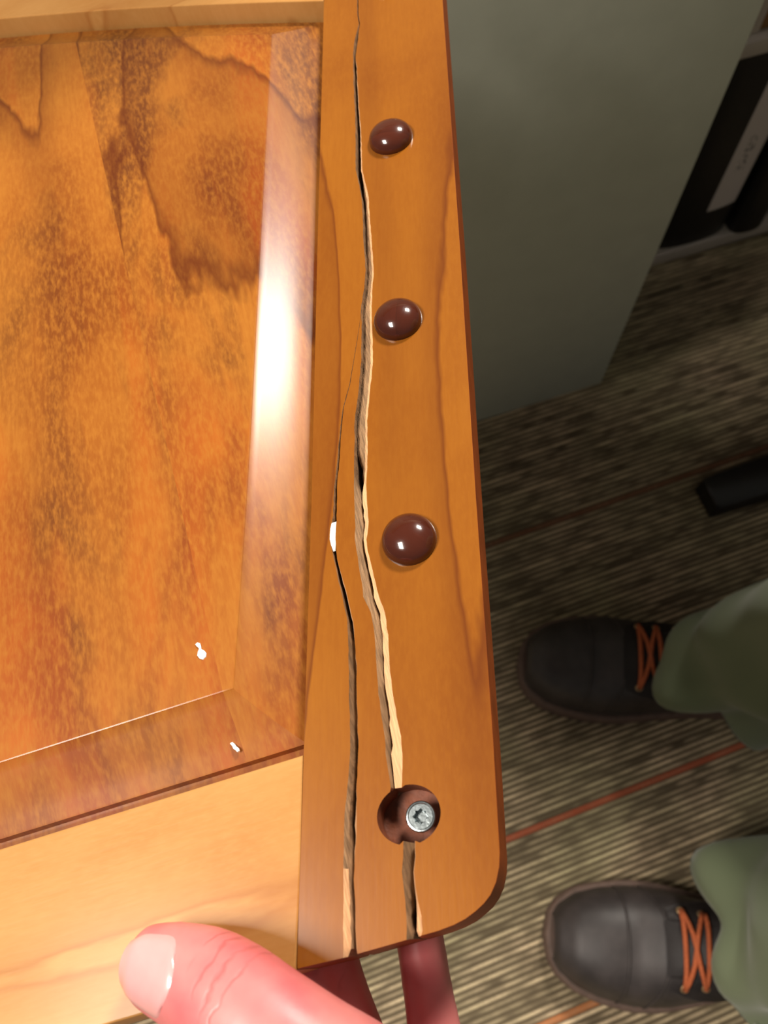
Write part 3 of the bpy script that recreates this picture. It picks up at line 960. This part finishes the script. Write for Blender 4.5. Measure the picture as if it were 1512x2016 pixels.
hand_o = link('hand', me2, hand)
me2.materials.clear(); me2.materials.append(skin_material())

# thumb nail: curved plate set into the back of the tip
def thumb_at(k):
    P_ = smooth_path(THUMB)
    return P_[k]


TP = smooth_path(THUMB, 12)
def nail_point(x, y, lift):
    """x across -1..1, y along 0 (free edge) .. 1 (cuticle)"""
    # distance along the thumb
    want = 1.6 + y * 17.0
    acc = 0.0
    for i in range(len(TP) - 1):
        p, q = BP(*TP[i][:3]), BP(*TP[i + 1][:3])
        L = (q - p).length * 1000
        if acc + L >= want or i == len(TP) - 2:
            t = (want - acc) / L
            c = p.lerp(q, t)
            w_ = TP[i][3] + (TP[i + 1][3] - TP[i][3]) * t
            h_ = TP[i][4] + (TP[i + 1][4] - TP[i][4]) * t
            tg = (q - p).normalized()
            break
        acc += L
    s = tg.cross(DORSAL).normalized(); u_ = s.cross(tg).normalized()
    w_, h_ = max(w_, 7.2), max(h_, 5.6)
    ang = math.pi / 2 + x * 0.92
    return c + s * (w_ * math.cos(ang) * .001) + u_ * ((h_ * math.sin(ang) + lift) * .001)


bm = bmesh.new()
NX, NY = 14, 14
grid = []
for j in range(NY + 1):
    row = []
    y = j / NY
    wy = (1 - max(0, (y - 0.62) / 0.38) ** 2.4 * 0.62) * (0.80 + 0.20 * min(1, y / 0.25))
    for i in range(NX + 1):
        x = -1 + 2 * i / NX
        yy = y + (0.10 * (1 - x * x) - 0.05) * y - 0.05 * (1 - y) * (1 - x * x)
        edge = 1 - max(abs(x) ** 6, abs(2 * y - 1) ** 8)
        row.append(bm.verts.new(nail_point(x * wy, yy, -0.40 + 0.90 * edge ** 0.35)))
    grid.append(row)
for j in range(NY):
    for i in range(NX):
        bm.faces.new((grid[j][i], grid[j][i + 1], grid[j + 1][i + 1], grid[j + 1][i]))
bmesh.ops.transform(bm, matrix=HI, verts=bm.verts)
M_NAIL = plain('finger_nail', srgb(226, 158, 156), 0.25, 0.05, 120)
M_NAIL.node_tree.nodes['Principled BSDF'].inputs['Coat Weight'].default_value = 0.6
bm_obj('thumb_nail', bm, M_NAIL, hand, angle=180)

# ------------------------------------------------------------------ the person standing on the right
pers = empty('person', (0.42, 0.07, 0))
tag(pers, 'person in olive green trousers and dark leather shoes standing on the carpet', 'person')
M_LEATHER = plain('dark_leather', srgb(54, 48, 47), 0.52, 0.30, 45, 0.15)
M_SOLE = plain('brown_rubber_sole', srgb(98, 78, 68), 0.7, 0.2, 120, 0.2)
M_LACE = plain('rust_laces', srgb(168, 84, 44), 0.8, 0.3, 600, 0.4)
M_BRASS = plain('brass_eyelet', srgb(190, 160, 120), 0.35, 0.1, 300, metal=0.8)
M_CLOTH = None


def cloth_material():
    n = NT('olive_cotton')
    v = n.coords(0, (1, 1, 1), seed=False)
    w1 = n.noise(n.coords(0, (900, 900, 300), seed=False), 1.0, 2, 0.6)
    bl = n.noise(n.coords(0, (14, 14, 9), seed=False), 1.0, 2, 0.5)
    n.set(Base_Color=n.mix(bl, srgb(92, 104, 78), srgb(116, 124, 98)), Roughness=0.9, Specular_IOR_Level=0.15, Sheen_Weight=0.2)
    n.bump(w1, 0.25, 0.0005)
    return n.m


M_CLOTH = cloth_material()
SHOE_L = 0.300


def half_w(x, out):
    """half width of the sole at x from the toe; out=+1 little-toe side, -1 big-toe side"""
    t = x / SHOE_L
    pts = [(0, 0.0), (.012, .021), (.04, .034), (.09, .045), (.16, .052), (.26, .057), (.36, .056), (.5, .047), (.62, .040), (.8, .037), (.92, .032), (.98, .018), (1.0, 0.0)]
    for (a, va), (b, vb) in zip(pts, pts[1:]):
        if t <= b:
            f = (t - a) / (b - a)
            v_ = va + (vb - va) * f
            break
    k = 1 + 0.05 * out * math.sin(math.pi * min(1, t / .6))
    return v_ * k


def top_h(x):
    t = x / SHOE_L
    pts = [(0, .026), (.03, .046), (.08, .058), (.15, .064), (.25, .068), (.35, .076), (.45, .092), (.55, .112), (.62, .124), (.8, .122), (.95, .112), (1.0, .09)]
    for (a, va), (b, vb) in zip(pts, pts[1:]):
        if t <= b: return va + (vb - va) * (t - a) / (b - a)
    return pts[-1][1]


def shoe_pt(x, ang, grow=0.0):
    """point on the upper; ang 0 = +y side, pi = -y side"""
    c, s = math.cos(ang), math.sin(ang)
    w_ = max(0.001, half_w(x, 1 if c > 0 else -1) - 0.0055)
    z0, zt = 0.018, top_h(x)
    e = 0.72
    yy = (w_ + grow) * (abs(c) ** e) * (1 if c > 0 else -1)
    zz = z0 + (zt - z0 + grow) * (abs(s) ** 0.85)
    return Vector((x, yy, zz))


def make_shoe(toe, yaw, side):
    sh = bpy.data.objects.new('shoe', None)
    COL.objects.link(sh)
    # sole
    bm = bmesh.new()
    xs = [SHOE_L * (0.5 - 0.5 * math.cos(math.pi * k / 40)) for k in range(41)]
    out = [(x, half_w(x, 1)) for x in xs] + [(x, -half_w(x, -1)) for x in xs[-2:0:-1]]
    def ins(p, d):
        cx, cy = SHOE_L / 2, 0
        return (p[0] + (d if p[0] < cx else -d) * min(1, abs(p[0] - cx) / (SHOE_L / 2)) ** 2, p[1] - math.copysign(min(abs(p[1]), d), p[1]) if abs(p[1]) > 1e-6 else 0)
    lev = [(0.0025, 0.0), (0.0, 0.002), (0.0, 0.0185), (0.0012, 0.0215), (0.004, 0.0225), (0.008, 0.0215)]
    rg = [[bm.verts.new((*ins(p, d), z)) for p in out] for d, z in lev]
    m = len(out)
    for A_, B_ in zip(rg, rg[1:]):
        for k in range(m): bm.faces.new((A_[k], A_[(k + 1) % m], B_[(k + 1) % m], B_[k]))
    bm.faces.new(rg[0][::-1]); bm.faces.new(rg[-1])
    bmesh.ops.triangulate(bm, faces=[f for f in bm.faces if len(f.verts) > 4])
    so = bm_obj('sole', bm, M_SOLE, sh, angle=50)
    # upper
    bm = bmesh.new()
    nx, na = 44, 26
    g = []
    for i in range(nx + 1):
        x = 0.006 + (SHOE_L - 0.012) * (0.5 - 0.5 * math.cos(math.pi * i / nx))
        row = []
        for k in range(na + 1):
            p = shoe_pt(x, math.pi * k / na)
            cr = 0.0016 * math.exp(-((x - 0.072) / 0.004) ** 2) + 0.0013 * math.exp(-((x - 0.084) / 0.004) ** 2)
            p.z -= cr * math.sin(math.pi * k / na)
            row.append(bm.verts.new(p))
        g.append(row)
    for i in range(nx):
        for k in range(na): bm.faces.new((g[i][k], g[i][k + 1], g[i + 1][k + 1], g[i + 1][k]))
    up = bm_obj('upper', bm, M_LEATHER, sh, angle=180)
    # raised toe cap edge and vamp seam
    for x0, bow in ((0.064, 0.004), (0.088, 0.014)):
        bm = bmesh.new()
        pts = [shoe_pt(x0 + bow * math.sin(math.pi * k / 24) ** 2, math.pi * (0.04 + 0.92 * k / 24), 0.0002) for k in range(25)]
        tube(bm, pts, 0.0013, 6)
        bm_obj('seam', bm, M_SOLE if x0 > .1 else M_LEATHER, sh, angle=180)
    # tongue and the two eyelet facings
    bm = bmesh.new()
    g = [[bm.verts.new(shoe_pt(0.098 + 0.11 * i / 8, math.pi * (0.40 + 0.20 * k / 6), 0.0022 + 0.001 * math.sin(math.pi * k / 6))) for k in range(7)] for i in range(9)]
    for i in range(8):
        for k in range(6): bm.faces.new((g[i][k], g[i][k + 1], g[i + 1][k + 1], g[i + 1][k]))
    r_ = bmesh.ops.solidify(bm, geom=bm.faces[:], thickness=0.0015)
    bm_obj('tongue', bm, M_LEATHER, sh, angle=180)
    for lo, hi in ((0.20, 0.40), (0.60, 0.80)):
        bm = bmesh.new()
        g = []
        for i in range(9):
            x = 0.101 + 0.11 * i / 8
            f = 0.35 + 0.65 * min(1, i / 2.5)
            c0 = (lo + hi) / 2
            a_, b_ = (hi - (hi - lo) * f, hi) if lo < .5 else (lo, lo + (hi - lo) * f)
            g.append([bm.verts.new(shoe_pt(x, math.pi * (a_ + (b_ - a_) * k / 5), 0.0034)) for k in range(6)])
        for i in range(8):
            for k in range(5): bm.faces.new((g[i][k], g[i][k + 1], g[i + 1][k + 1], g[i + 1][k]))
        bmesh.ops.solidify(bm, geom=bm.faces[:], thickness=0.003)
        bm_obj('eyelet_facing', bm, M_LEATHER, sh, angle=60)
    for x in (0.112, 0.128, 0.145):
        for a_ in (0.345, 0.655):
            c = shoe_pt(x, math.pi * a_, 0.0044)
            nn = (shoe_pt(x, math.pi * a_, 0.01) - shoe_pt(x, math.pi * a_, 0.0)).normalized()
            bm = bmesh.new()
            t1 = nn.cross(Vector((1, 0, 0))).normalized(); t2 = nn.cross(t1)
            pr = [[c + (t1 * math.cos(q) + t2 * math.sin(q)) * (0.0030 + 0.0009 * math.cos(w_)) + nn * 0.0009 * math.sin(w_) for w_ in (2 * math.pi * j / 6 for j in range(6))] for q in (2 * math.pi * j / 14 for j in range(14))]
            vv = [[bm.verts.new(p) for p in r] for r in pr]
            for i in range(14):
                for j in range(6): bm.faces.new((vv[i][j], vv[(i + 1) % 14][j], vv[(i + 1) % 14][(j + 1) % 6], vv[i][(j + 1) % 6]))
            bm_obj('eyelet', bm, M_BRASS, sh, angle=180)
        bm = bmesh.new()
        pts = [shoe_pt(x + (0.003 if x > .12 else 0) * k / 10, math.pi * (0.345 + 0.31 * k / 10), 0.0048 + 0.0025 * math.sin(math.pi * k / 10)) for k in range(11)]
        tube(bm, pts, 0.0023, 8)
        bm_obj('lace', bm, M_LACE, sh, angle=180)
    for sx in (1, -1):
        bm = bmesh.new()
        pts = [shoe_pt(0.112 + 0.016 * k / 8, math.pi * (0.5 - sx * 0.155 * (1 - 2 * k / 8)), 0.0062 + 0.002 * math.sin(math.pi * k / 8)) for k in range(9)]
        tube(bm, pts, 0.0022, 8)
        bm_obj('lace', bm, M_LACE, sh, angle=180)
    sh.location = (toe[0] - pers.location.x, toe[1] - pers.location.y, 0.0005)
    sh.rotation_euler = (0, 0, yaw)
    sh.scale = (1, side, 1)
    sh.parent = pers
    return sh


make_shoe((0.1525, -0.040), math.radians(-4), -1)['label'] = 'dark leather shoe nearer the picture bottom'
make_shoe((0.143, 0.222), math.radians(-5), 1)['label'] = 'dark leather shoe nearer the cabinet'


def trouser_leg(bm, hem, hip, seed):
    rs = random.Random(seed)
    nz, na = 60, 64
    g = []
    for i in range(nz + 1):
        t = (i / nz) ** 1.35
        row = []
        # centre line with a slight break over the shoe
        z = hem.z + (hip.z - hem.z) * t
        cx = hem.x + (hip.x - hem.x) * t ** 0.9
        cy = hem.y + (hip.y - hem.y) * t
        r = 0.069 + 0.030 * t ** 1.2
        for k in range(na):
            a = 2 * math.pi * k / na
            d = Vector((math.cos(a), math.sin(a), 0))
            fold = 0.0
            low = math.exp(-t / 0.16)
            fold += low * 0.014 * math.sin(3 * a + seed + 9 * t) + low * 0.008 * math.sin(5 * a - 14 * t + seed * 2)
            fold += 0.010 * noise.noise(Vector((d.x * 1.6 + seed, d.y * 1.6, z * 7)))
            fold += low * 0.007 * math.sin(70 * z * (1 + .2 * d.y) + 2 * a)
            rr = r + fold
            zz = z
            if t < 0.12:                                  # the hem dips behind and rides up over the instep
                zz += (1 - t / 0.12) * (0.028 * max(0, -d.x) - 0.050 * max(0, d.x) + 0.006 * math.sin(4 * a + seed))
            row.append(bm.verts.new(Vector((cx + d.x * rr * 1.04, cy + d.y * rr * 0.94, zz))))
        g.append(row)
    for A_, B_ in zip(g, g[1:]):
        for k in range(na): bm.faces.new((A_[k], A_[(k + 1) % na], B_[(k + 1) % na], B_[k]))
    # turned-in hem
    inn = [bm.verts.new(v.co + (Vector((hem.x, hem.y, v.co.z)) - v.co).normalized() * 0.004 + Vector((0, 0, 0.012))) for v in g[0]]
    for k in range(na): bm.faces.new((inn[k], inn[(k + 1) % na], g[0][(k + 1) % na], g[0][k]))
    return g[-1]


bm = bmesh.new()
PL = Vector(pers.location)
trouser_leg(bm, Vector((0.338, -0.032, 0.088)) - PL, Vector((0.46, -0.015, 0.86)) - PL, 1.3)
trouser_leg(bm, Vector((0.340, 0.200, 0.088)) - PL, Vector((0.46, 0.125, 0.86)) - PL, 4.1)
ell_tube(bm, [(Vector((0.46, 0.055, z)) - PL, w_, h_, Vector((1, 0, 0))) for z, w_, h_ in ((0.76, .05, .04), (0.80, 0.165, 0.11), (0.86, 0.18, 0.12), (0.95, 0.175, 0.118), (1.03, 0.165, 0.11), (1.04, 0.15, 0.10))], 40)
bm_obj('trousers', bm, M_CLOTH, pers, angle=180)
